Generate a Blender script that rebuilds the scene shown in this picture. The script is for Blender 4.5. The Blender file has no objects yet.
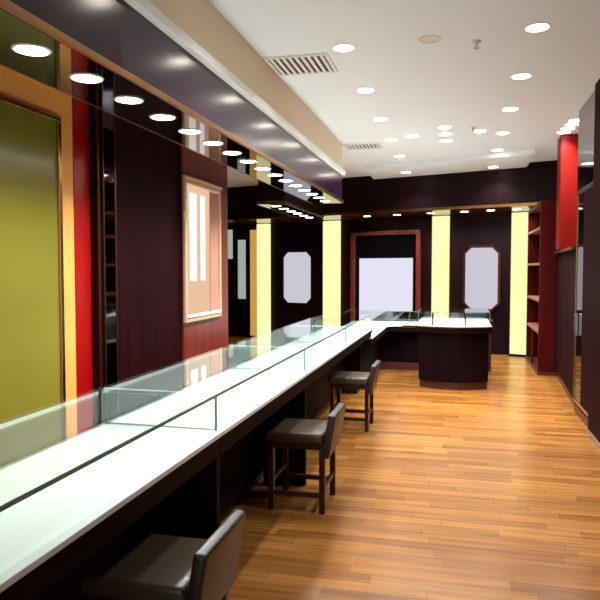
import bpy, bmesh, math, random
from mathutils import Vector, Matrix
random.seed(7)
S = bpy.context.scene
COL = S.collection

# ------------------------------------------------------------------ camera, world, exposure
cam_d = bpy.data.cameras.new('camera')
cam = bpy.data.objects.new('camera', cam_d); COL.objects.link(cam)
FPX = 650.0
cam_d.sensor_width = 36.0
cam_d.sensor_fit = 'HORIZONTAL'
cam_d.lens = 36.0 * FPX / 600.0
cam_d.clip_start = 0.05
cam_d.clip_end = 200
PITCH = math.atan(31 / FPX)
YAW = math.atan(158 * math.cos(PITCH) / FPX)
cam.location = (0, 0, 1.6)
cam.rotation_euler = (math.pi / 2 - PITCH, 0, YAW)
S.camera = cam

W = bpy.data.worlds.new('world'); S.world = W
W.use_nodes = True
bg = W.node_tree.nodes['Background']
bg.inputs[0].default_value = (0.93, 0.97, 1.0, 1)
bg.inputs[1].default_value = 0.7          # added daylight fill; the unseen rear of the room is left open for it

S.view_settings.view_transform = 'Standard'
S.view_settings.look = 'None'
S.view_settings.gamma = 1
S.view_settings.exposure = 0.95
S.view_settings.use_curve_mapping = False

P_CANOPY = 30.0      # watts per canopy downlight
P_CEIL = 56.0        # watts per ceiling downlight
E_DISC = 14.0        # glow of a downlight lens

# ------------------------------------------------------------------ materials
def lin(c):
    return tuple(((v / 255) / 12.92 if v / 255 <= 0.04045 else ((v / 255 + 0.055) / 1.055) ** 2.4) for v in c) + (1,)

def mat(name, rgb, rough=0.5, metal=0.0, coat=0.0, noise=0.0, nscale=(3, 3, 3), bump=0.0, spec=0.5):
    m = bpy.data.materials.new(name); m.use_nodes = True
    nt = m.node_tree; b = nt.nodes['Principled BSDF']
    c = lin(rgb)
    b.inputs['Base Color'].default_value = c
    b.inputs['Roughness'].default_value = rough
    b.inputs['Metallic'].default_value = metal
    b.inputs['Coat Weight'].default_value = coat
    b.inputs['Coat Roughness'].default_value = 0.08
    b.inputs['Specular IOR Level'].default_value = spec
    if noise > 0 or bump > 0:
        tc = nt.nodes.new('ShaderNodeTexCoord'); mp = nt.nodes.new('ShaderNodeMapping')
        mp.inputs['Scale'].default_value = nscale
        nz = nt.nodes.new('ShaderNodeTexNoise'); nz.inputs['Scale'].default_value = 1.0
        nz.inputs['Detail'].default_value = 4
        nt.links.new(tc.outputs['Object'], mp.inputs['Vector']); nt.links.new(mp.outputs[0], nz.inputs['Vector'])
        if noise > 0:
            r = nt.nodes.new('ShaderNodeValToRGB')
            r.color_ramp.elements[0].position = 0.3; r.color_ramp.elements[1].position = 0.7
            r.color_ramp.elements[0].color = tuple(v * (1 - noise) for v in c[:3]) + (1,)
            r.color_ramp.elements[1].color = tuple(min(1, v * (1 + noise)) for v in c[:3]) + (1,)
            nt.links.new(nz.outputs['Fac'], r.inputs[0]); nt.links.new(r.outputs[0], b.inputs['Base Color'])
        if bump > 0:
            bp = nt.nodes.new('ShaderNodeBump'); bp.inputs['Strength'].default_value = bump
            bp.inputs['Distance'].default_value = 0.01
            nt.links.new(nz.outputs['Fac'], bp.inputs['Height']); nt.links.new(bp.outputs[0], b.inputs['Normal'])
    return m

def emit(name, rgb, k):
    m = bpy.data.materials.new(name); m.use_nodes = True
    nt = m.node_tree; nt.nodes.clear()
    o = nt.nodes.new('ShaderNodeOutputMaterial'); e = nt.nodes.new('ShaderNodeEmission')
    e.inputs[0].default_value = lin(rgb); e.inputs[1].default_value = k
    nt.links.new(e.outputs[0], o.inputs[0])
    return m

def glass(name, rgb, refl=1.0):
    m = bpy.data.materials.new(name); m.use_nodes = True
    nt = m.node_tree; nt.nodes.clear()
    o = nt.nodes.new('ShaderNodeOutputMaterial'); mx = nt.nodes.new('ShaderNodeMixShader')
    t = nt.nodes.new('ShaderNodeBsdfTransparent'); t.inputs[0].default_value = lin(rgb)
    g = nt.nodes.new('ShaderNodeBsdfGlossy'); g.inputs['Roughness'].default_value = 0.01
    g.inputs[0].default_value = (refl, refl, refl, 1)
    f = nt.nodes.new('ShaderNodeFresnel')
    geo = nt.nodes.new('ShaderNodeNewGeometry'); mr = nt.nodes.new('ShaderNodeMapRange')   # thin pane: same reflectance on both faces
    mr.inputs[3].default_value = 1.5; mr.inputs[4].default_value = 1 / 1.5
    nt.links.new(geo.outputs['Backfacing'], mr.inputs[0]); nt.links.new(mr.outputs[0], f.inputs[0])
    nt.links.new(f.outputs[0], mx.inputs[0]); nt.links.new(t.outputs[0], mx.inputs[1])
    nt.links.new(g.outputs[0], mx.inputs[2]); nt.links.new(mx.outputs[0], o.inputs[0])
    return m

def floor_mat():
    m = bpy.data.materials.new('laminate_floor'); m.use_nodes = True
    nt = m.node_tree; b = nt.nodes['Principled BSDF']; L = nt.links.new
    tc = nt.nodes.new('ShaderNodeTexCoord')
    br = nt.nodes.new('ShaderNodeTexBrick')
    br.inputs['Scale'].default_value = 1.0
    br.inputs['Brick Width'].default_value = 0.82
    br.inputs['Row Height'].default_value = 0.095
    br.inputs['Mortar Size'].default_value = 0.0013
    br.inputs['Mortar Smooth'].default_value = 0.3
    br.inputs['Bias'].default_value = 0.0
    br.offset = 0.0; br.offset_frequency = 2
    br.inputs['Color1'].default_value = lin((130, 80, 32))
    br.inputs['Color2'].default_value = lin((168, 113, 52))
    br.inputs['Mortar'].default_value = lin((92, 54, 24))
    sx = nt.nodes.new('ShaderNodeSeparateXYZ'); L(tc.outputs['Object'], sx.inputs[0])
    dv = nt.nodes.new('ShaderNodeMath'); dv.operation = 'DIVIDE'; dv.inputs[1].default_value = 0.095; L(sx.outputs['Y'], dv.inputs[0])
    fl = nt.nodes.new('ShaderNodeMath'); fl.operation = 'FLOOR'; L(dv.outputs[0], fl.inputs[0])
    wn = nt.nodes.new('ShaderNodeTexWhiteNoise'); wn.noise_dimensions = '1D'; L(fl.outputs[0], wn.inputs['W'])
    ad = nt.nodes.new('ShaderNodeMath'); ad.operation = 'ADD'; L(sx.outputs['X'], ad.inputs[0]); L(wn.outputs['Value'], ad.inputs[1])
    cb = nt.nodes.new('ShaderNodeCombineXYZ'); L(ad.outputs[0], cb.inputs['X']); L(sx.outputs['Y'], cb.inputs['Y'])
    L(cb.outputs[0], br.inputs['Vector'])
    mp = nt.nodes.new('ShaderNodeMapping'); mp.inputs['Scale'].default_value = (1.6, 26, 1)
    nz = nt.nodes.new('ShaderNodeTexNoise'); nz.inputs['Scale'].default_value = 1.0; nz.inputs['Detail'].default_value = 5
    L(tc.outputs['Object'], mp.inputs['Vector']); L(mp.outputs[0], nz.inputs['Vector'])
    r = nt.nodes.new('ShaderNodeValToRGB')
    r.color_ramp.elements[0].position = 0.3; r.color_ramp.elements[1].position = 0.72
    r.color_ramp.elements[0].color = (0.62, 0.57, 0.52, 1); r.color_ramp.elements[1].color = (1.12, 1.12, 1.1, 1)
    L(nz.outputs['Fac'], r.inputs[0])
    mul = nt.nodes.new('ShaderNodeMix'); mul.data_type = 'RGBA'; mul.blend_type = 'MULTIPLY'; mul.inputs[0].default_value = 1.0
    L(br.outputs['Color'], mul.inputs[6]); L(r.outputs[0], mul.inputs[7])
    L(mul.outputs[2], b.inputs['Base Color'])
    b.inputs['Roughness'].default_value = 0.25
    b.inputs['Specular IOR Level'].default_value = 0.3
    bp = nt.nodes.new('ShaderNodeBump'); bp.inputs['Strength'].default_value = 0.06; bp.inputs['Distance'].default_value = 0.01
    L(nz.outputs['Fac'], bp.inputs['Height']); L(bp.outputs[0], b.inputs['Normal'])
    return m

M = dict(
    floor=floor_mat(),
    ceiling=mat('ceiling_paint', (234, 238, 246), 0.85),
    tan=mat('shaded_tan', (240, 222, 192), 0.8),  # tan tone stands for shade on the less lit bulkhead face
    white_trim=mat('white_trim_paint', (250, 250, 250), 0.6),
    purple=mat('plum_gloss_laminate', (52, 28, 54), 0.17, spec=0.28),
    black_gloss=mat('black_mirror_laminate', (9, 7, 9), 0.03, spec=0.55),
    dark=mat('dark_mahogany', (31, 6, 10), 0.5, noise=0.35, nscale=(14, 14, 1.2), spec=0.03),
    side_dark=mat('dark_cabinet_veneer', (32, 7, 9), 0.65, noise=0.3, nscale=(14, 14, 1.2), spec=0.03),
    counter_dark=mat('counter_veneer', (20, 6, 8), 0.6, noise=0.3, nscale=(14, 14, 1.2), spec=0.06),
    joint=mat('frosted_joint', (150, 166, 162), 0.3),
    darker=mat('wenge_veneer', (26, 7, 12), 0.4, noise=0.3, nscale=(14, 14, 1.2), spec=0.12),
    red_wood=mat('red_mahogany', (104, 34, 24), 0.35, noise=0.3, nscale=(9, 9, 1.0)),
    cab_wood=mat('cherry_veneer', (66, 10, 8), 0.45, noise=0.25, nscale=(12, 12, 1), spec=0.08),
    red=mat('red_lacquer', (150, 8, 10), 0.3),
    red_reflection=mat('deep_red_reflection', (92, 9, 5), 0.4, spec=0.1),  # red of a reflecting wall face, put into the colour
    yellow=mat('yellow_paint', (236, 160, 74), 0.55),
    olive=mat('olive_frosted_glass', (122, 115, 40), 0.22, noise=0.10, nscale=(0.6, 0.6, 0.9)),
    gold=mat('brushed_gold', (196, 150, 96), 0.25, metal=1.0),
    soffit_wood=mat('red_brown_gloss', (84, 36, 26), 0.12, spec=0.6),
    trim_gold=mat('dull_gold_trim', (150, 106, 72), 0.3, metal=1.0),
    bronze=mat('bronze_strip', (120, 78, 48), 0.3, metal=1.0),
    mirror=mat('mirror', (200, 200, 204), 0.03, metal=1.0),
    smoked=mat('smoked_mirror', (92, 84, 92), 0.05, metal=1.0),
    steel=mat('steel', (190, 190, 190), 0.25, metal=1.0),
    deck=mat('white_glass_deck', (246, 250, 248), 0.35),
    backdoor=mat('hazy_back_door', (112, 116, 116), 0.25),  # grey stands for reflection and haze on the rear glass
    glass=glass('clear_glass', (250, 254, 252)),
    edge=mat('green_glass_edge', (78, 118, 108), 0.15),
    dark_edge=mat('dark_green_glass_edge', (96, 142, 134), 0.15),
    lit_seat_leather=mat('lit_seat_leather', (76, 61, 46), 0.3, bump=0.12, nscale=(60, 60, 60)),  # same leather, lightened to suggest light on the seat tops
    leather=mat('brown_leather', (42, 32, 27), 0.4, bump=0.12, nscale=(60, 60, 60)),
    stool_wood=mat('stool_wood', (54, 20, 18), 0.32, noise=0.25, nscale=(20, 20, 2)),
    kick=mat('brown_plinth', (74, 34, 22), 0.35),
    cream=mat('cream_panel', (236, 208, 180), 0.5),
    frame_gold=mat('antique_gold_frame', (214, 172, 136), 0.4, metal=0.35, bump=0.6, nscale=(40, 40, 40)),
    white_board=mat('white_board', (226, 226, 236), 0.4),
    vent=mat('vent_white', (226, 222, 216), 0.6),
    vent_shade=mat('vent_shade', (60, 44, 38), 0.7),
    lamp_ring=mat('lamp_ring_white', (232, 232, 232), 0.4),
    chrome=mat('chrome_ring', (210, 206, 200), 0.2, metal=1.0),
    disc=emit('lamp_lens', (255, 246, 232), E_DISC),
    disc_far=emit('ceiling_lamp_lens', (255, 244, 228), E_DISC),
    pale=emit('backlit_yellow_panel', (255, 249, 182), 0.54),
    niche_glow=emit('glowing_cream_panel', (236, 194, 160), 0.52),
    curtain=mat('pink_curtain', (170, 112, 92), 0.7),
    strip_glow=emit('glowing_strip', (255, 246, 240), 0.8),
    led=emit('led_strip', (244, 255, 252), 0.7),
    screen=emit('lit_white_panel', (222, 222, 240), 0.55),
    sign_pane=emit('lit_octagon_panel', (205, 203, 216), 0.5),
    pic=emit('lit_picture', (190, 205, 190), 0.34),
    shelf_glow=mat('lit_pink_shelf', (140, 84, 66), 0.5),  # pink tone carries the light on the shelf edges
    black=mat('black_metal', (10, 10, 12), 0.4),
)

# ------------------------------------------------------------------ mesh helpers
class MB:
    def __init__(s): s.bm = bmesh.new()
    def box(s, x0, y0, z0, x1, y1, z1, bev=0.0, seg=2, rot=None, about=None):
        x0, x1 = sorted((x0, x1)); y0, y1 = sorted((y0, y1)); z0, z1 = sorted((z0, z1))
        t = bmesh.new()
        v = [t.verts.new(p) for p in ((x0, y0, z0), (x1, y0, z0), (x1, y1, z0), (x0, y1, z0), (x0, y0, z1), (x1, y0, z1), (x1, y1, z1), (x0, y1, z1))]
        for f in ((3, 2, 1, 0), (4, 5, 6, 7), (0, 1, 5, 4), (1, 2, 6, 5), (2, 3, 7, 6), (3, 0, 4, 7)):
            t.faces.new([v[i] for i in f])
        if bev > 0:
            bmesh.ops.bevel(t, geom=list(t.edges), offset=bev, segments=seg, profile=0.5, affect='EDGES')
        if rot is not None:
            bmesh.ops.rotate(t, cent=about or (0, 0, 0), matrix=rot, verts=list(t.verts))
        s._merge(t); return s
    def prism(s, pts, z0, z1, bev=0.0):
        t = bmesh.new()
        a = sum(pts[i][0] * pts[(i + 1) % len(pts)][1] - pts[(i + 1) % len(pts)][0] * pts[i][1] for i in range(len(pts)))
        if a < 0: pts = list(reversed(pts))
        lo = [t.verts.new((p[0], p[1], z0)) for p in pts]; hi = [t.verts.new((p[0], p[1], z1)) for p in pts]
        n = len(pts)
        t.faces.new(list(reversed(lo))); t.faces.new(hi)
        for i in range(n): t.faces.new((lo[i], lo[(i + 1) % n], hi[(i + 1) % n], hi[i]))
        if bev > 0:
            es = [e for e in t.edges if abs(e.verts[0].co.z - e.verts[1].co.z) < 1e-6]
            bmesh.ops.bevel(t, geom=es, offset=bev, segments=2, profile=0.5, affect='EDGES')
        s._merge(t); return s
    def hexa(s, P):                       # eight corners, bottom ring then top ring
        t = bmesh.new(); v = [t.verts.new(p) for p in P]
        for f in ((3, 2, 1, 0), (4, 5, 6, 7), (0, 1, 5, 4), (1, 2, 6, 5), (2, 3, 7, 6), (3, 0, 4, 7)):
            t.faces.new([v[i] for i in f])
        bmesh.ops.recalc_face_normals(t, faces=list(t.faces))
        s._merge(t); return s
    def cyl(s, x, y, z0, z1, r0, r1=None, n=24):
        t = bmesh.new(); r1 = r0 if r1 is None else r1
        lo = [t.verts.new((x + r0 * math.cos(2 * math.pi * i / n), y + r0 * math.sin(2 * math.pi * i / n), z0)) for i in range(n)]
        hi = [t.verts.new((x + r1 * math.cos(2 * math.pi * i / n), y + r1 * math.sin(2 * math.pi * i / n), z1)) for i in range(n)]
        t.faces.new(list(reversed(lo))); t.faces.new(hi)
        for i in range(n): t.faces.new((lo[i], lo[(i + 1) % n], hi[(i + 1) % n], hi[i]))
        s._merge(t); return s
    def ring(s, z0, z1, ri, ro, n=28):
        t = bmesh.new(); R = []
        for (r, z) in ((ri, z0), (ro - 0.004, z0), (ro, z0 + 0.004), (ro, z1), (ri, z1)):
            R.append([t.verts.new((r * math.cos(2 * math.pi * i / n), r * math.sin(2 * math.pi * i / n), z)) for i in range(n)])
        for k in range(5):
            A, B = R[k], R[(k + 1) % 5]
            for i in range(n): t.faces.new((A[i], A[(i + 1) % n], B[(i + 1) % n], B[i]))
        bmesh.ops.recalc_face_normals(t, faces=list(t.faces))
        s._merge(t); return s
    def _merge(s, t):
        me = bpy.data.meshes.new('tmp'); t.to_mesh(me); t.free(); s.bm.from_mesh(me); bpy.data.meshes.remove(me)
    def build(s, name, m, parent=None, smooth=False):
        me = bpy.data.meshes.new(name); s.bm.to_mesh(me); s.bm.free()
        me.materials.append(m)
        if smooth:
            for p in me.polygons: p.use_smooth = True
        o = bpy.data.objects.new(name, me); COL.objects.link(o)
        if parent is not None: o.parent = parent
        return o

def B(*a, **k): return MB().box(*a, **k)

def tag(o, label, cat, group=None):
    o['label'] = label; o['category'] = cat
    if group: o['group'] = group
    return o
def thing(name, label, cat, loc=(0, 0, 0), group=None, rz=0.0):
    o = bpy.data.objects.new(name, None); COL.objects.link(o)
    o.location = loc; o.rotation_euler = (0, 0, rz); o.empty_display_size = 0.1
    return tag(o, label, cat, group)
def struct(o): o['kind'] = 'structure'; return o
def dup(root, loc, label, group=None, rz=None, skip=()):
    r = root.copy(); COL.objects.link(r); r.location = loc
    if rz is not None: r.rotation_euler = (0, 0, rz)
    r['label'] = label
    if group: r['group'] = group
    for ch in list(root.children):
        if ch.name.split('.')[0] in skip: continue
        c = ch.copy(); COL.objects.link(c); c.parent = r
        for g in list(ch.children):
            d = g.copy(); COL.objects.link(d); d.parent = c
    return r
ORD = ['first', 'second', 'third', 'fourth', 'fifth', 'sixth', 'seventh', 'eighth', 'ninth', 'tenth', 'eleventh', 'twelfth',
       'thirteenth', 'fourteenth', 'fifteenth', 'sixteenth', 'seventeenth', 'eighteenth']

# ------------------------------------------------------------------ room shell
CH = 3.35                               # ceiling height
SK = -0.33                              # skew of the far end of the shop
def back(x): return 12.53 + SK * (x - 1.15)
def val(x): return 11.3 + SK * (x - 1.3)
Y0 = -4.0
struct(MB().prism([(-6.0, Y0), (2.2, Y0), (2.2, 15.6), (-6.0, 15.6)], -0.1, 0).build('floor', M['floor']))
struct(MB().prism([(-6.0, Y0), (2.2, Y0), (2.2, 15.6), (-6.0, 15.6)], CH, CH + 0.1).build('ceiling', M['ceiling']))
struct(MB().box(-2.9, Y0, 0, -2.7, 7.3, CH).build('wall_left', M['darker']))
struct(MB().box(-5.8, 7.1, 0, -5.6, 15.0, CH).build('wall_recess', M['darker']))
struct(MB().box(-5.6, 7.1, 0, -2.9, 7.3, CH).build('wall_partition', M['darker']))
struct(MB().prism([(-5.6, back(-5.6)), (1.8, back(1.8)), (1.8, back(1.8) + 0.2), (-5.6, back(-5.6) + 0.2)], 0, CH).build('wall_back', M['darker']))
struct(MB().box(1.8, Y0, 0, 2.0, 13.0, CH).build('wall_right', M['darker']))
# dropped bulkhead over the long counter: upper part toned tan for shade and a white ledge
struct(MB().box(-2.02, -1.0, 2.97, -1.6, 9.1, CH).build('wall_bulkhead', M['tan']))
struct(MB().box(-2.02, -1.0, 2.91, -1.55, 9.1, 2.97, bev=0.006).build('trim_1', M['white_trim']))
# shallow ceiling step in front of the far canopy
struct(MB().prism([(-1.55, val(-1.55) - 1.25), (1.08, val(1.08) - 1.25), (1.08, val(1.08)), (-1.55, val(-1.55))], CH - 0.075, CH).build('trim_2', M['ceiling']))

# ------------------------------------------------------------------ canopies
t = thing('canopy', 'long black mirror-gloss canopy with gold edge hanging over the nearer counter', 'canopy', (-1.81, 4.0, 2.53))
B(-0.21, -5.0, 0.03, 0.21, 5.1, 0.38).build('fascia', M['purple'], t)
B(-0.21, -5.0, 0.0, 0.21, 5.1, 0.03).build('soffit', M['black_gloss'], t)
B(0.211, -5.0, 0.0, 0.232, 5.1, 0.036, bev=0.004).build('edge_trim', M['trim_gold'], t)
B(-0.23, -5.0, 0.0, -0.211, 5.1, 0.03, bev=0.003).build('edge_trim', M['bronze'], t)
B(-0.211, 5.1, 0.0, 0.232, 5.12, 0.03, bev=0.003).build('edge_trim', M['gold'], t)

t2 = thing('canopy', 'short black canopy with gold edge in the recess behind the long canopy', 'canopy', (-2.62, 10.3, 2.53))
B(-0.2, -1.25, 0.03, 0.2, 1.45, 0.82).build('fascia', M['darker'], t2)
B(-0.2, -1.25, 0.0, 0.2, 1.45, 0.03).build('soffit', M['black_gloss'], t2)
B(0.201, -1.25, 0.0, 0.22, 1.45, 0.04, bev=0.003).build('edge_trim', M['gold'], t2)
B(-0.22, -1.25, 0.0, -0.201, 1.45, 0.04, bev=0.003).build('edge_trim', M['gold'], t2)
B(-0.22, -1.272, 0.0, 0.22, -1.251, 0.04, bev=0.003).build('edge_trim', M['gold'], t2)

t3 = thing('canopy', 'dark wood far canopy spanning the back wall above the yellow columns', 'canopy', (0, 0, 2.64))
def vb(x0, x1, a, b): return [(x0, val(x0) + a), (x1, val(x1) + a), (x1, (back(x1) + b) if b <= 0 else val(x1) + b), (x0, (back(x0) + b) if b <= 0 else val(x0) + b)]
MB().prism(vb(-5.55, 1.78, 0.0, -0.005), 0.03, CH - 2.64 - 0.002).build('fascia', M['darker'], t3)
MB().prism(vb(-5.55, 1.78, 0.03, -0.175), 0.0, 0.03).build('soffit', M['soffit_wood'], t3)
MB().prism(vb(-5.55, 1.78, -0.022, 0.028), 0.0, 0.05).build('edge_trim', M['gold'], t3)
MB().prism([(-5.55, back(-5.55) - 0.172), (1.78, back(1.78) - 0.172), (1.78, back(1.78) - 0.03), (-5.55, back(-5.55) - 0.03)], 0.0, 0.028).build('edge_trim', M['gold'], t3)

# ------------------------------------------------------------------ downlights
def lamp_data(name, watts, size, blend, rgb=(0.95, 0.98, 1.0)):
    d = bpy.data.lights.new(name, 'SPOT'); d.energy = watts; d.spot_size = math.radians(size); d.spot_blend = blend
    d.shadow_soft_size = 0.05; d.color = rgb; return d
LD_C = lamp_data('canopy_bulb', P_CANOPY, 150, 0.8)
LD_T = lamp_data('ceiling_bulb', P_CEIL, 130, 0.9)
def make_downlight(r, label, group, loc, ld, m, drop=0.0):
    t = thing('downlight', label, 'ceiling light', loc, group)
    MB().ring(-0.005, 0.0, r * 0.84, r).build('trim_ring', M['lamp_ring'], t, smooth=True)
    MB().cyl(0, 0, -0.004, 0.0, r * 0.84).build('lens', m, t)
    lo = bpy.data.objects.new('bulb', ld); COL.objects.link(lo); lo.parent = t; lo.location = (0, 0, -0.03)
    return t
GC = 'downlights of the long canopy'
can_y = [2.04 + 0.42 * i for i in range(17)]
first = None
for i, y in enumerate(can_y):
    vis = y >= 2.4
    if not vis: continue
    k = int(round((y - 2.46) / 0.42))
    lab = ('round white downlight nearest the viewer in the black canopy' if k == 0 else
           'round white downlight at the far tip of the black canopy' if i == len(can_y) - 1 else
           f'{ORD[k]} round white downlight from the near end of the long black canopy')
    if first is None: first = make_downlight(0.082, lab, GC, (-1.77, y, 2.53), LD_C, M['disc'])
    else: dup(first, (-1.77, y, 2.53), lab, GC)
for k in range(6):
    y = 9.3 + 0.44 * k
    dup(first, (-2.62, y, 2.53), f'{ORD[k]} small downlight from the near end of the short recess canopy', 'downlights of the recess canopy')
for k, x in enumerate((-1.75, -1.15, -0.5, 0.1, 0.55, 0.98)):
    dup(first, (x, val(x) + 0.5, 2.64), f'{ORD[k]} small downlight from the left under the far canopy', 'downlights under the far canopy')
G1, G2, G3 = 'left row of ceiling downlights', 'right row of ceiling downlights', 'loose ceiling downlights'
proto = None
for k, y in enumerate((5.17, 6.43, 7.69, 8.95, 10.25)):
    lab = f'{ORD[k]} round ceiling downlight from the near end of the left row'
    z = CH - (0.075 if y > val(-0.9) - 1.25 else 0)
    if proto is None: proto = make_downlight(0.095, lab, G1, (-0.9, y, z), LD_T, M['disc_far'])
    else: dup(proto, (-0.9, y, z), lab, G1)
dup(proto, (-0.9, 11.48, CH - 0.075), 'last round ceiling downlight of the left row, beside the far canopy', G1)
for k, y in enumerate((5.07, 6.3, 7.55, 8.84, 10.08, 11.2)):
    z = CH - (0.075 if y > val(0.54) - 1.25 else 0)
    dup(proto, (0.54, y, z), f'{ORD[k]} round ceiling downlight from the near end of the right row', G2)
for k, y in enumerate((8.31, 8.73, 9.2)):
    dup(proto, (-0.18, y, CH), f'{["nearest", "middle", "farthest"][k]} of three ceiling downlights lined up between the two rows', G3)
dup(proto, (-0.61, 8.76, CH), 'single ceiling downlight just left of the trio of downlights', G3)
dup(proto, (0.25, 8.65, CH), 'single ceiling downlight just right of the trio of downlights', G3)
for k, (x, y) in enumerate(((1.33, 8.3), (1.32, 8.52), (1.31, 8.74), (1.30, 8.97))):
    dup(proto, (x, y, CH), f'{ORD[k]} ceiling downlight from the near end of the row above the red pillar', 'downlights above the red pillar')
for k, (x, y) in enumerate(((-0.9, 3.9), (0.54, 3.8))):
    dup(proto, (x, y, CH), f'ceiling downlight over the near floor, next before the first visible lamp of the {["left", "right"][k]} row', [G1, G2][k])

# ------------------------------------------------------------------ ceiling fittings
def make_vent(loc, w, d, label, n):
    t = thing('ceiling_vent', label, 'vent', loc, 'ceiling vents')
    f = MB()
    f.box(-w / 2, -d / 2, -0.012, w / 2, -d / 2 + 0.03, 0); f.box(-w / 2, d / 2 - 0.03, -0.012, w / 2, d / 2, 0)
    f.box(-w / 2, -d / 2 + 0.03, -0.012, -w / 2 + 0.03, d / 2 - 0.03, 0); f.box(w / 2 - 0.03, -d / 2 + 0.03, -0.012, w / 2, d / 2 - 0.03, 0)
    f.build('frame', M['vent'], t)
    B(-w / 2 + 0.03, -d / 2 + 0.03, -0.003, w / 2 - 0.03, d / 2 - 0.03, 0).build('duct_shade', M['vent_shade'], t)  # dark plate painted for the shade inside the duct
    s = MB(); step = (w - 0.06) / n
    for i in range(n):
        x = -w / 2 + 0.03 + step * (i + 0.5)
        s.box(x - step * 0.26, -d / 2 + 0.03, -0.012, x + step * 0.26, d / 2 - 0.03, -0.004)
    s.build('slats', M['vent'], t)
    return t
make_vent((-1.32, 5.5, CH), 0.54, 0.5, 'square slatted air vent in the ceiling near the tan bulkhead', 9)
make_vent((-1.34, 9.3, CH), 0.52, 0.4, 'far narrow slatted air vent in the ceiling near the canopy tip', 9)
t = thing('ceiling_speaker', 'small flat round grille in the ceiling between the two downlight rows', 'speaker', (-0.23, 5.13, CH))
MB().ring(-0.008, 0, 0.07, 0.085).build('rim', M['vent'], t, smooth=True)
MB().cyl(0, 0, -0.004, 0, 0.07).build('grille', M['vent'], t)
def sprinkler(loc, label):
    t = thing('sprinkler', label, 'sprinkler', loc, 'ceiling sprinklers')
    MB().cyl(0, 0, -0.01, 0, 0.03, 0.035).build('escutcheon', M['vent'], t, smooth=True)
    MB().cyl(0, 0, -0.05, -0.01, 0.012).cyl(0, 0, -0.056, -0.05, 0.022).build('head', M['steel'], t, smooth=False)
sprinkler((0.12, 5.26, CH), 'small dark sprinkler head in the ceiling near the nearest right-row downlight')
sprinkler((0.16, 8.39, CH), 'far small sprinkler head in the ceiling beside the trio of downlights')

# ------------------------------------------------------------------ left wall: panels
WX = -2.7
t = thing('wall_panel', 'large olive green glass panel in a gold frame on a yellow surround', 'wall panel', (WX, 2.0, 0.0))
B(0, -3.0, 0.0, 0.03, 2.15, CH - 0.005).build('surround', M['yellow'], t)
B(0.03, -2.5, 0.3, 0.036, 1.95, 2.6).build('glass_sheet', M['olive'], t)
f = MB(); f.box(0.03, -2.5, 2.6, 0.055, 1.985, 2.635, bev=0.005); f.box(0.03, 1.95, 0.3, 0.055, 1.985, 2.6, bev=0.005); f.box(0.03, -2.5, 0.265, 0.055, 1.985, 0.3, bev=0.005)
f.build('frame', M['gold'], t)
tag(B(WX, 4.152, 0, WX + 0.035, 4.36, CH - 0.005, bev=0.004).build('pilaster', M['red']), 'bright red pilaster strip on the left wall beside the yellow surround', 'pilaster')
t = thing('mirror_pillar', 'dark pilaster with a narrow mirror strip between gold edges', 'pillar', (WX, 4.5, 0))
B(0, -0.137, 0, 0.08, 0.22, CH - 0.005).build('body', M['dark'], t)
B(0.08, -0.04, 0.2, 0.09, 0.12, CH - 0.02).build('mirror_strip', M['smoked'], t)
for y in (-0.125, -0.055, 0.12):
    B(0.08, y, 0.1, 0.096, y + 0.014, CH - 0.02, bev=0.002).build('gold_edge', M['bronze'], t)
tag(B(WX, 4.725, 0, WX + 0.03, 6.0, CH - 0.005).build('wall_panel', M['dark']), 'wide near-black mahogany panel on the left wall between mirror pilaster and glowing niche', 'wall panel')
tag(B(WX, 6.01, 0, WX + 0.05, 7.29, CH - 0.005).build('wall_panel', M['red_wood']), 'red mahogany wall panel that carries the gold framed glowing niche', 'wall panel')
# framed niche; back panel and strips are emissive
t = thing('display_niche', 'gold framed niche with glowing cream back and white glowing strips on red mahogany panel', 'display niche', (WX + 0.05, 6.49, 1.06))
hw, hh = 0.50, 1.44
f = MB()
for (a, b, c, d) in ((-hw, 0, -hw + 0.045, hh), (hw - 0.045, 0, hw, hh), (-hw + 0.045, hh - 0.05, hw - 0.045, hh), (-hw + 0.045, 0, hw - 0.045, 0.05)):
    f.box(0, a, b, 0.035, c, d, bev=0.008)
f.box(0.0, -hw - 0.015, hh, 0.05, hw + 0.015, hh + 0.025, bev=0.006)
for (y, z) in ((-hw - 0.005, hh - 0.36), (hw + 0.005, hh - 0.36)):
    f.cyl(0.02, y, z - 0.03, z + 0.03, 0.014)
f.build('frame', M['frame_gold'], t)
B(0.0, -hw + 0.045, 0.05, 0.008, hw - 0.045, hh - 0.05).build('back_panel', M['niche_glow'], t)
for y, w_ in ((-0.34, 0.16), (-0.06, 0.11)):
    B(0.009, y, 0.42, 0.02, y + w_, hh - 0.13, bev=0.004).build('glow_strip', M['strip_glow'], t)
B(0.009, -hw + 0.045, 0.05, 0.045, hw - 0.045, 0.075, bev=0.004).build('sill', M['white_trim'], t)
B(0.009, 0.2, 0.08, 0.018, 0.44, hh - 0.06).build('side_curtain', M['curtain'], t)

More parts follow.
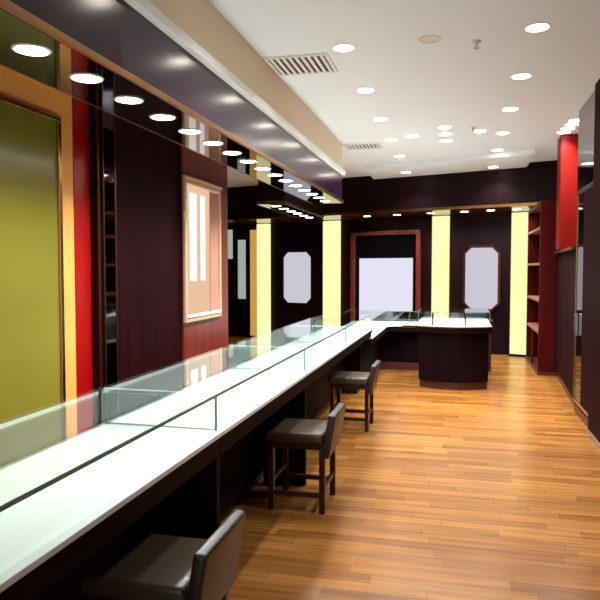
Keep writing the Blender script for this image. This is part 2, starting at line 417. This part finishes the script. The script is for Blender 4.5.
# ------------------------------------------------------------------ back wall fittings (built along the skewed wall)
BA = math.atan(SK)
def on_back(name, label, cat, x, z, group=None):
    return thing(name, label, cat, (x, back(x), z), group, BA)
CB = 1 / math.cos(BA)
for k, (x0, x1, lab) in enumerate(((-4.46, -4.15, 'leftmost glowing pale yellow column, in the recess corner'),
                                   (-2.8, -2.43, 'glowing pale yellow column between left octagonal panel and the framed screen'),
                                   (-0.47, -0.16, 'glowing pale yellow column between framed screen and right octagonal panel'),
                                   (0.97, 1.28, 'glowing pale yellow column at right end beside the shelf unit'))):
    w = (x1 - x0) * CB / 2
    t = on_back('light_column', lab, 'light column', (x0 + x1) / 2, 0.0, 'yellow light columns')
    B(-w, -0.10, 0.04, w, -0.004, 2.625, bev=0.006).build('lit_panel', M['pale'], t)
    B(-w - 0.01, -0.115, 0, w + 0.01, -0.004, 0.04).build('plinth', M['dark'], t)
def octagon(x0, x1, z0, z1, label):
    t = on_back('wall_mirror', label, 'wall panel', (x0 + x1) / 2, z0, 'octagonal panels')
    w = (x1 - x0) * CB / 2; h = z1 - z0; c = 0.11
    def outline(g):
        return [(-w - g, c), (-w + c, -g), (w - c, -g), (w + g, c), (w + g, h - c), (w - c, h + g), (-w + c, h + g), (-w - g, h - c)]
    def plate(pts, y0, y1):
        m = MB(); t_ = bmesh.new()
        a = [t_.verts.new((p[0], y0, p[1])) for p in pts]; b = [t_.verts.new((p[0], y1, p[1])) for p in pts]
        t_.faces.new(a); t_.faces.new(list(reversed(b)))
        for i in range(8): t_.faces.new((a[i], b[i], b[(i + 1) % 8], a[(i + 1) % 8]))
        bmesh.ops.recalc_face_normals(t_, faces=list(t_.faces)); m._merge(t_); return m
    plate(outline(0.05), -0.03, -0.003).build('frame', M['bronze'], t)
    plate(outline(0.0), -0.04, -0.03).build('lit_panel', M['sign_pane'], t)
octagon(-3.79, -3.13, 0.85, 1.97, 'left white octagonal lit panel on the dark back wall')
octagon(0.15, 0.73, 0.85, 2.0, 'right white octagonal lit panel on the dark back wall')
t = on_back('framed_screen', 'white screen in a black recess with a wood and gold frame, centre of back wall', 'screen', -1.44, 0.72)
w = 1.47 * CB / 2; h = 1.57
f = MB(); f.box(-w, -0.09, 0, -w + 0.09, -0.003, h, bev=0.01); f.box(w - 0.09, -0.09, 0, w, -0.003, h, bev=0.01); f.box(-w, -0.09, h, w, -0.003, h + 0.06, bev=0.01)
f.build('frame', M['red_wood'], t)
B(-w + 0.02, -0.10, h + 0.06, w - 0.02, -0.003, h + 0.085, bev=0.004).build('gold_top', M['gold'], t)
B(-w + 0.09, -0.02, 0, w - 0.09, -0.003, h).build('recess_panel', M['black_gloss'], t)
B(-0.58, -0.05, 0.02, 0.6, -0.02, 1.1, bev=0.004).build('white_face', M['screen'], t)
for (x0, x1, z0, z1, lab) in ((-5.5, -5.16, 1.84, 2.53, 'small pale green picture in dark frame, left end of the recess'),
                              (-5.03, -4.8, 0.9, 2.28, 'tall narrow pale picture in dark frame, beside the gold strip')):
    t = on_back('wall_picture', lab, 'picture', (x0 + x1) / 2, z0, 'recess pictures')
    w = (x1 - x0) * CB / 2; h = z1 - z0
    f = MB(); f.box(-w - 0.04, -0.04, -0.04, -w, -0.003, h + 0.04); f.box(w, -0.04, -0.04, w + 0.04, -0.003, h + 0.04); f.box(-w, -0.04, h, w, -0.003, h + 0.04); f.box(-w, -0.04, -0.04, w, -0.003, 0)
    f.build('frame', M['black'], t)
    B(-w, -0.02, 0, w, -0.003, h).build('picture_face', M['pic'], t)
t = on_back('gold_panel', 'narrow golden wall panel left of the leftmost yellow column', 'wall panel', -4.585, 0.0)
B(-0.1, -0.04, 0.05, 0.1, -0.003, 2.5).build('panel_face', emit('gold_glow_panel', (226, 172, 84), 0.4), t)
B(-0.12, -0.05, 2.5, 0.12, -0.003, 2.56, bev=0.005).build('cap', M['red_wood'], t)

# ------------------------------------------------------------------ long showcase counter
XF, XB = -1.05, -1.70
def pane(m, parent, *a): return B(*a).build(m, M['glass'], parent)
def make_counter(y, L, label):
    t = thing('display_counter', label, 'display counter', (0, y, 0), 'long row of showcase counters')
    B(XB, 0.004, 0.09, -1.40, L - 0.004, 0.74, bev=0.004).build('base_cabinet', M['counter_dark'], t)
    B(XB + 0.03, 0.004, 0.0, -1.44, L - 0.004, 0.09).build('toe_kick', M['black'], t)
    B(-1.40, 0.004, 0.0, XF - 0.03, 0.05, 0.74, bev=0.003).build('side_panel', M['counter_dark'], t)
    B(XB, 0.002, 0.74, XF - 0.008, L - 0.002, 0.828, bev=0.004).build('apron', M['counter_dark'], t)
    B(XF - 0.008, 0.002, 0.80, XF, L - 0.002, 0.828, bev=0.002).build('apron_strip', M['counter_dark'], t)
    B(XB, 0.002, 0.828, XF, L - 0.002, 0.85, bev=0.003).build('deck', M['deck'], t)
    case_glass(t, L)
    return t
GZ0, GZ1 = 0.852, 1.023
GF, GB = XF - 0.03, XB + 0.012
def case_glass(t, L, far_end=False):
    fg = pane('front_glass', t, GF - 0.006, 0.008, GZ0, GF, L - 0.008, GZ1 - 0.008)
    pane('top_glass', t, GB, 0.004, GZ1 - 0.008, GF + 0.004, L - 0.004, GZ1)
    pane('end_glass', t, GB + 0.02, 0.008, GZ0, GF - 0.007, 0.014, GZ1 - 0.009)
    e = MB(); e.box(GF + 0.004, 0.004, GZ1 - 0.013, GF + 0.007, L - 0.004, GZ1 + 0.001); e.build('front_glass_edge', M['dark_edge'], fg)
    e = MB(); e.box(GF - 0.008, 0.002, GZ0, GF + 0.003, 0.008, GZ1 - 0.009); e.build('corner_glass_edge', M['edge'], fg)
    B(GB + 0.03, 0.001, GZ1 + 0.0005, GF, 0.013, GZ1 + 0.003).build('joint_edge', M['joint'], t)
    B(GB + 0.03, 0.015, GZ0, GF - 0.01, 0.027, GZ0 + 0.004).build('joint_strip', M['joint'], t)
    B(GB, 0.02, GZ0, GB + 0.012, L - 0.02, GZ1 - 0.03).build('back_door', M['backdoor'], t)
    rail = B(GB, 0.02, GZ1 - 0.03, GB + 0.014, L - 0.02, GZ1 - 0.009).build('back_rail', M['steel'], t)
    B(GB + 0.014, 0.03, GZ1 - 0.022, GB + 0.024, L - 0.03, GZ1 - 0.010).build('led_strip', M['led'], rail)
    for y in (0.004, L - 0.02):
        B(GB, y, GZ0, GB + 0.014, y + 0.016, GZ1 - 0.009).build('corner_post', M['black'], t)
c0 = make_counter(1.0, 1.8, 'nearest glass showcase counter with white deck, at lower left')
dup(c0, (0, 2.8, 0), 'second glass showcase counter from the front, behind the middle stool')
dup(c0, (0, 4.6, 0), 'third glass showcase counter from the front, beside the farthest stool')

dup(c0, (0, 6.4, 0), 'fourth glass showcase counter from the front, just past the farthest stool', skip=('side_panel',))
# lower corner counter, L shaped, its far leg runs towards the kiosk
t = thing('corner_counter', 'low L-shaped corner showcase linking the long row to the kiosk', 'display counter', (0, 8.2, 0))
def Lshape(f, bk, y1, xr, yf):
    pts = [(bk, 0.006), (f, 0.006), (f, yf - 0.2)]
    for a in range(1, 8):
        q = a / 8 * math.pi / 2
        pts.append((f + 0.2 - 0.2 * math.cos(q), yf - 0.2 + 0.2 * math.sin(q)))
    return pts + [(f + 0.2, yf), (xr, yf), (xr, y1), (bk, y1)]
YF, YE, XR, ZD, ZT = 1.95, 2.6, -0.57, 0.732, 0.945
MB().prism(Lshape(XF, XB, YE, XR, YF), ZD - 0.022, ZD).build('deck', M['deck'], t)
MB().prism(Lshape(XF - 0.008, XB, YE, XR, YF + 0.008), ZD - 0.10, ZD - 0.022).build('apron', M['counter_dark'], t)
B(-0.82, YF - 0.006, ZD - 0.045, XR, YF + 0.008, ZD - 0.001).build('apron_strip', M['bronze'], t)
B(XB, 0.006, 0.09, -1.20, YE, ZD - 0.10, bev=0.004).build('base_cabinet', M['counter_dark'], t)
B(XB + 0.03, 0.006, 0, -1.24, YE, 0.09).build('toe_kick', M['black'], t)
B(-1.20, YF + 0.2, 0.12, XR, YE, ZD - 0.10, bev=0.004).build('modesty_panel', M['counter_dark'], t)
B(-1.20, YF + 0.19, 0.0, XR, YE - 0.02, 0.12).build('plinth', M['kick'], t)
B(XF - 0.036, 0.02, ZD + 0.002, XF - 0.03, YF + 0.02, ZT - 0.008).build('front_glass', M['glass'], t)
B(XB + 0.02, 0.02, ZT - 0.008, XF - 0.03, YF + 0.03, ZT).build('top_glass', M['glass'], t)
B(XF - 0.036, YF + 0.024, ZD + 0.002, XR, YF + 0.03, ZT - 0.008).build('front_glass', M['glass'], t)
B(XB + 0.02, YF + 0.031, ZT - 0.008, XR, YE - 0.02, ZT).build('top_glass', M['glass'], t)
B(XF - 0.03, YF + 0.02, ZT - 0.009, XR, YF + 0.023, ZT + 0.001).build('front_glass_edge', M['edge'], t)
B(-0.725, YF + 0.02, ZD + 0.002, -0.715, YF + 0.032, ZT - 0.009).build('corner_glass_edge', M['edge'], t)
B(XF - 0.04, YF + 0.018, ZD + 0.002, XF - 0.03, YF + 0.03, ZT - 0.009).build('corner_glass_edge', M['edge'], t)
B(XB + 0.02, YE - 0.03, ZD + 0.002, XR, YE - 0.02, ZT - 0.009).build('back_glass', M['glass'], t)

# ------------------------------------------------------------------ kiosk with a bowed front
t = thing('kiosk_counter', 'dark wood kiosk counter with bowed front standing at the end of the aisle', 'display counter', (-0.05, 8.95, 0))
def bow(hw, sag, yb, n=14, y0=0.0):
    pts = []
    for i in range(n + 1):
        u = -1 + 2 * i / n
        pts.append((hw * u, y0 - sag * (1 - u * u)))
    return pts + [(hw, yb), (-hw, yb)]
MB().prism(bow(0.455, 0.17, 1.08, y0=-0.02), 0.10, 0.75).build('body', M['counter_dark'], t)
MB().prism(bow(0.44, 0.165, 1.05, y0=0.0), 0.0, 0.10).build('plinth', M['kick'], t)
MB().prism(bow(0.50, 0.18, 1.10, y0=-0.05), 0.75, 0.825, bev=0.01).build('rim', M['counter_dark'], t)
MB().prism(bow(0.503, 0.181, 1.103, y0=-0.054), 0.822, 0.836).build('rim_edge', M['bronze'], t)
MB().prism(bow(0.48, 0.17, 1.08, y0=-0.03), 0.836, 0.852).build('deck', M['deck'], t)
gp = bow(0.47, 0.165, 0.75, y0=-0.01)
def strip(p, q, z0, z1, th):
    d = Vector((q[0] - p[0], q[1] - p[1])); n = Vector((-d.y, d.x)).normalized() * th
    return [(p[0], p[1]), (q[0], q[1]), (q[0] + n.x, q[1] + n.y), (p[0] + n.x, p[1] + n.y)]
g = MB()
for i in range(14): g.prism(strip(gp[i], gp[i + 1], 0, 0, 0.006), 0.854, 1.02)
g.build('front_glass', M['glass'], t)
MB().prism(gp, 1.02, 1.028).build('top_glass', M['glass'], t)
def gy(x): return -0.01 - 0.165 * (1 - (x / 0.47) ** 2)
for x in (-0.27, 0.15):
    B(x - 0.011, gy(x) - 0.012, 0.852, x + 0.011, gy(x) - 0.001, 1.02).build('post', M['black'], t)
for x in (-0.47, 0.462):
    B(x, -0.02, 0.852, x + 0.008, -0.009, 1.02).build('glass_edge', M['edge'], t)
B(-0.46, 0.738, 0.854, 0.46, 0.746, 1.018).build('back_glass', M['glass'], t)
B(0.50, 1.6, 0.0, 0.57, 1.67, 0.80).build('rear_leg', M['stool_wood'], t)
B(0.2, 1.10, 0.76, 0.57, 1.67, 0.82).build('rear_shelf', M['counter_dark'], t)

# ------------------------------------------------------------------ stools
def make_stool(loc, label, rz=0.0):
    t = thing('counter_stool', label, 'stool', loc, 'leather stools along the counter', rz)
    hx, hy = 0.195, 0.205
    c = MB(); c.box(-hx - 0.02, -hy, 0.458, hx - 0.015, hy, 0.53, bev=0.02, seg=4)
    c.build('seat_cushion', M['lit_seat_leather'], t, smooth=True)
    B(-hx, -hy + 0.015, 0.415, hx, hy - 0.015, 0.46, bev=0.004).build('seat_frame', M['stool_wood'], t)
    rot = Matrix.Rotation(math.radians(9), 3, 'Y')
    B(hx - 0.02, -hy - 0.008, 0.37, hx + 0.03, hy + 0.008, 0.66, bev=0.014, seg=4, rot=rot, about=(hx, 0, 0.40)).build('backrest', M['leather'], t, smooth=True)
    for sx, sy in ((-1, -1), (-1, 1), (1, -1), (1, 1)):
        x, y = sx * (hx - 0.022), sy * (hy - 0.022)
        B(x - 0.019, y - 0.019, 0, x + 0.019, y + 0.019, 0.42, bev=0.003).build('leg', M['stool_wood'], t)
    for sy in (-1, 1):
        y = sy * (hy - 0.022)
        B(-hx + 0.041, y - 0.011, 0.10, hx - 0.041, y + 0.011, 0.13).build('stretcher', M['stool_wood'], t)
    B(hx - 0.033, -hy + 0.041, 0.14, hx - 0.011, hy - 0.041, 0.17).build('stretcher', M['stool_wood'], t)
    B(-hx + 0.011, -hy + 0.041, 0.18, -hx + 0.033, hy - 0.041, 0.21).build('foot_rest', M['stool_wood'], t)
    return t
st = make_stool((-1.02, 4.29, 0), 'brown leather low-back stool in the middle of the row, fully in view')
dup(st, (-1.06, 2.18, 0), 'brown leather low-back stool nearest the viewer, cut by the bottom edge', rz=0.0)
dup(st, (-1.03, 6.5, 0), 'brown leather low-back stool farthest away, by the counter corner', rz=0.0)

# ------------------------------------------------------------------ right side
t = thing('pillar', 'tall near-black wood pillar at the right edge of the view', 'pillar', (1.24, 6.72, 0))
B(0, -3.6, 0.06, 0.53, 0, CH - 0.005, bev=0.006).build('shaft', M['side_dark'], t)
B(-0.008, -3.6, 0, 0.53, 0.005, 0.06, bev=0.003).build('steel_kick', M['steel'], t)
t = thing('mirror_cabinet', 'tall dark cabinet with smoked mirror front beside the near-black pillar', 'cabinet', (1.28, 7.2, 0))
B(0.0, -0.47, 0.1, 0.5, 0.58, CH - 0.005).build('carcass', M['side_dark'], t)
B(0.005, -0.46, 0, 0.5, 0.57, 0.1).build('plinth', M['kick'], t)
B(-0.012, -0.46, 2.45, -0.001, 0.53, CH - 0.02).build('upper_mirror', M['smoked'], t)
B(-0.012, -0.46, 0.18, -0.001, 0.10, 2.40).build('door', M['side_dark'], t)
dm = B(-0.012, 0.105, 0.18, -0.001, 0.44, 2.40).build('door_mirror', M['black_gloss'], t)
B(-0.02, 0.45, 0.14, -0.001, 0.475, 2.40, bev=0.003).build('gold_stile', M['gold'], t)
B(-0.02, -0.46, 0.14, -0.001, 0.44, 0.175, bev=0.003).build('gold_rail', M['gold'], t)
B(-0.02, -0.46, 2.405, -0.001, 0.53, 2.445, bev=0.003).build('steel_rail', M['steel'], t)
B(-0.05, 0.30, 0.88, -0.013, 0.33, 1.12, bev=0.006).build('handle', M['steel'], dm)
t = thing('low_cabinet', 'dark mahogany side cabinet with gold top rail under the red pillar', 'cabinet', (1.40, 9.0, 0))
def side(a, b, y0=-1.21, y1=1.26): return [(-0.10 + 0.055 * (y0 + 1.21) + a, y0), (-0.10 + 0.055 * (y1 + 1.21) + a, y1), (b, y1), (b, y0)]
MB().prism(side(0, 0.38), 0.1, 1.82).build('carcass', M['side_dark'], t)
MB().prism(side(0.012, 0.38), 0, 0.1).build('plinth', M['kick'], t)
MB().prism(side(-0.07, 0.38), 1.82, 1.85).build('top_rail', M['bronze'], t)
for y in (-0.78, 0.02, 0.82):
    MB().prism(side(-0.014, -0.0, y - 0.39, y + 0.39), 0.16, 1.78, bev=0.003).build('door', M['side_dark'], t)
tag(B(1.28, 9.1, 1.852, 1.55, 9.4, CH - 0.005, bev=0.02, seg=3).build('pillar', M['red_reflection']), 'square pillar coloured red for a reflection, rising to the ceiling from the mahogany side cabinet', 'pillar')  # stands in for a glossy wall face reflecting red
t = thing('shelf_unit', 'cherry wood shelf unit with pink lit shelves beside the right yellow column', 'shelf', (1.19, 10.32, 0))
B(0, 0, 0.05, 0.5, 0.05, 2.62, bev=0.003).build('side_panel', M['cab_wood'], t)
B(0, 1.75, 0.05, 0.5, 1.80, 2.62, bev=0.003).build('side_panel', M['cab_wood'], t)
B(0.46, 0.05, 0.05, 0.5, 1.75, 2.62).build('back_panel', M['dark'], t)
B(0, 0.05, 2.56, 0.46, 1.75, 2.62).build('top_board', M['cab_wood'], t)
B(-0.01, -0.01, 0, 0.5, 1.81, 0.05).build('plinth', M['kick'], t)
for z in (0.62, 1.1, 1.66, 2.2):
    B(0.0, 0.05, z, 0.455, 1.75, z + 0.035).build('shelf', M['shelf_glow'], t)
B(0, 0.9, 0.05, 0.03, 0.94, 0.62).build('divider', M['cab_wood'], t)
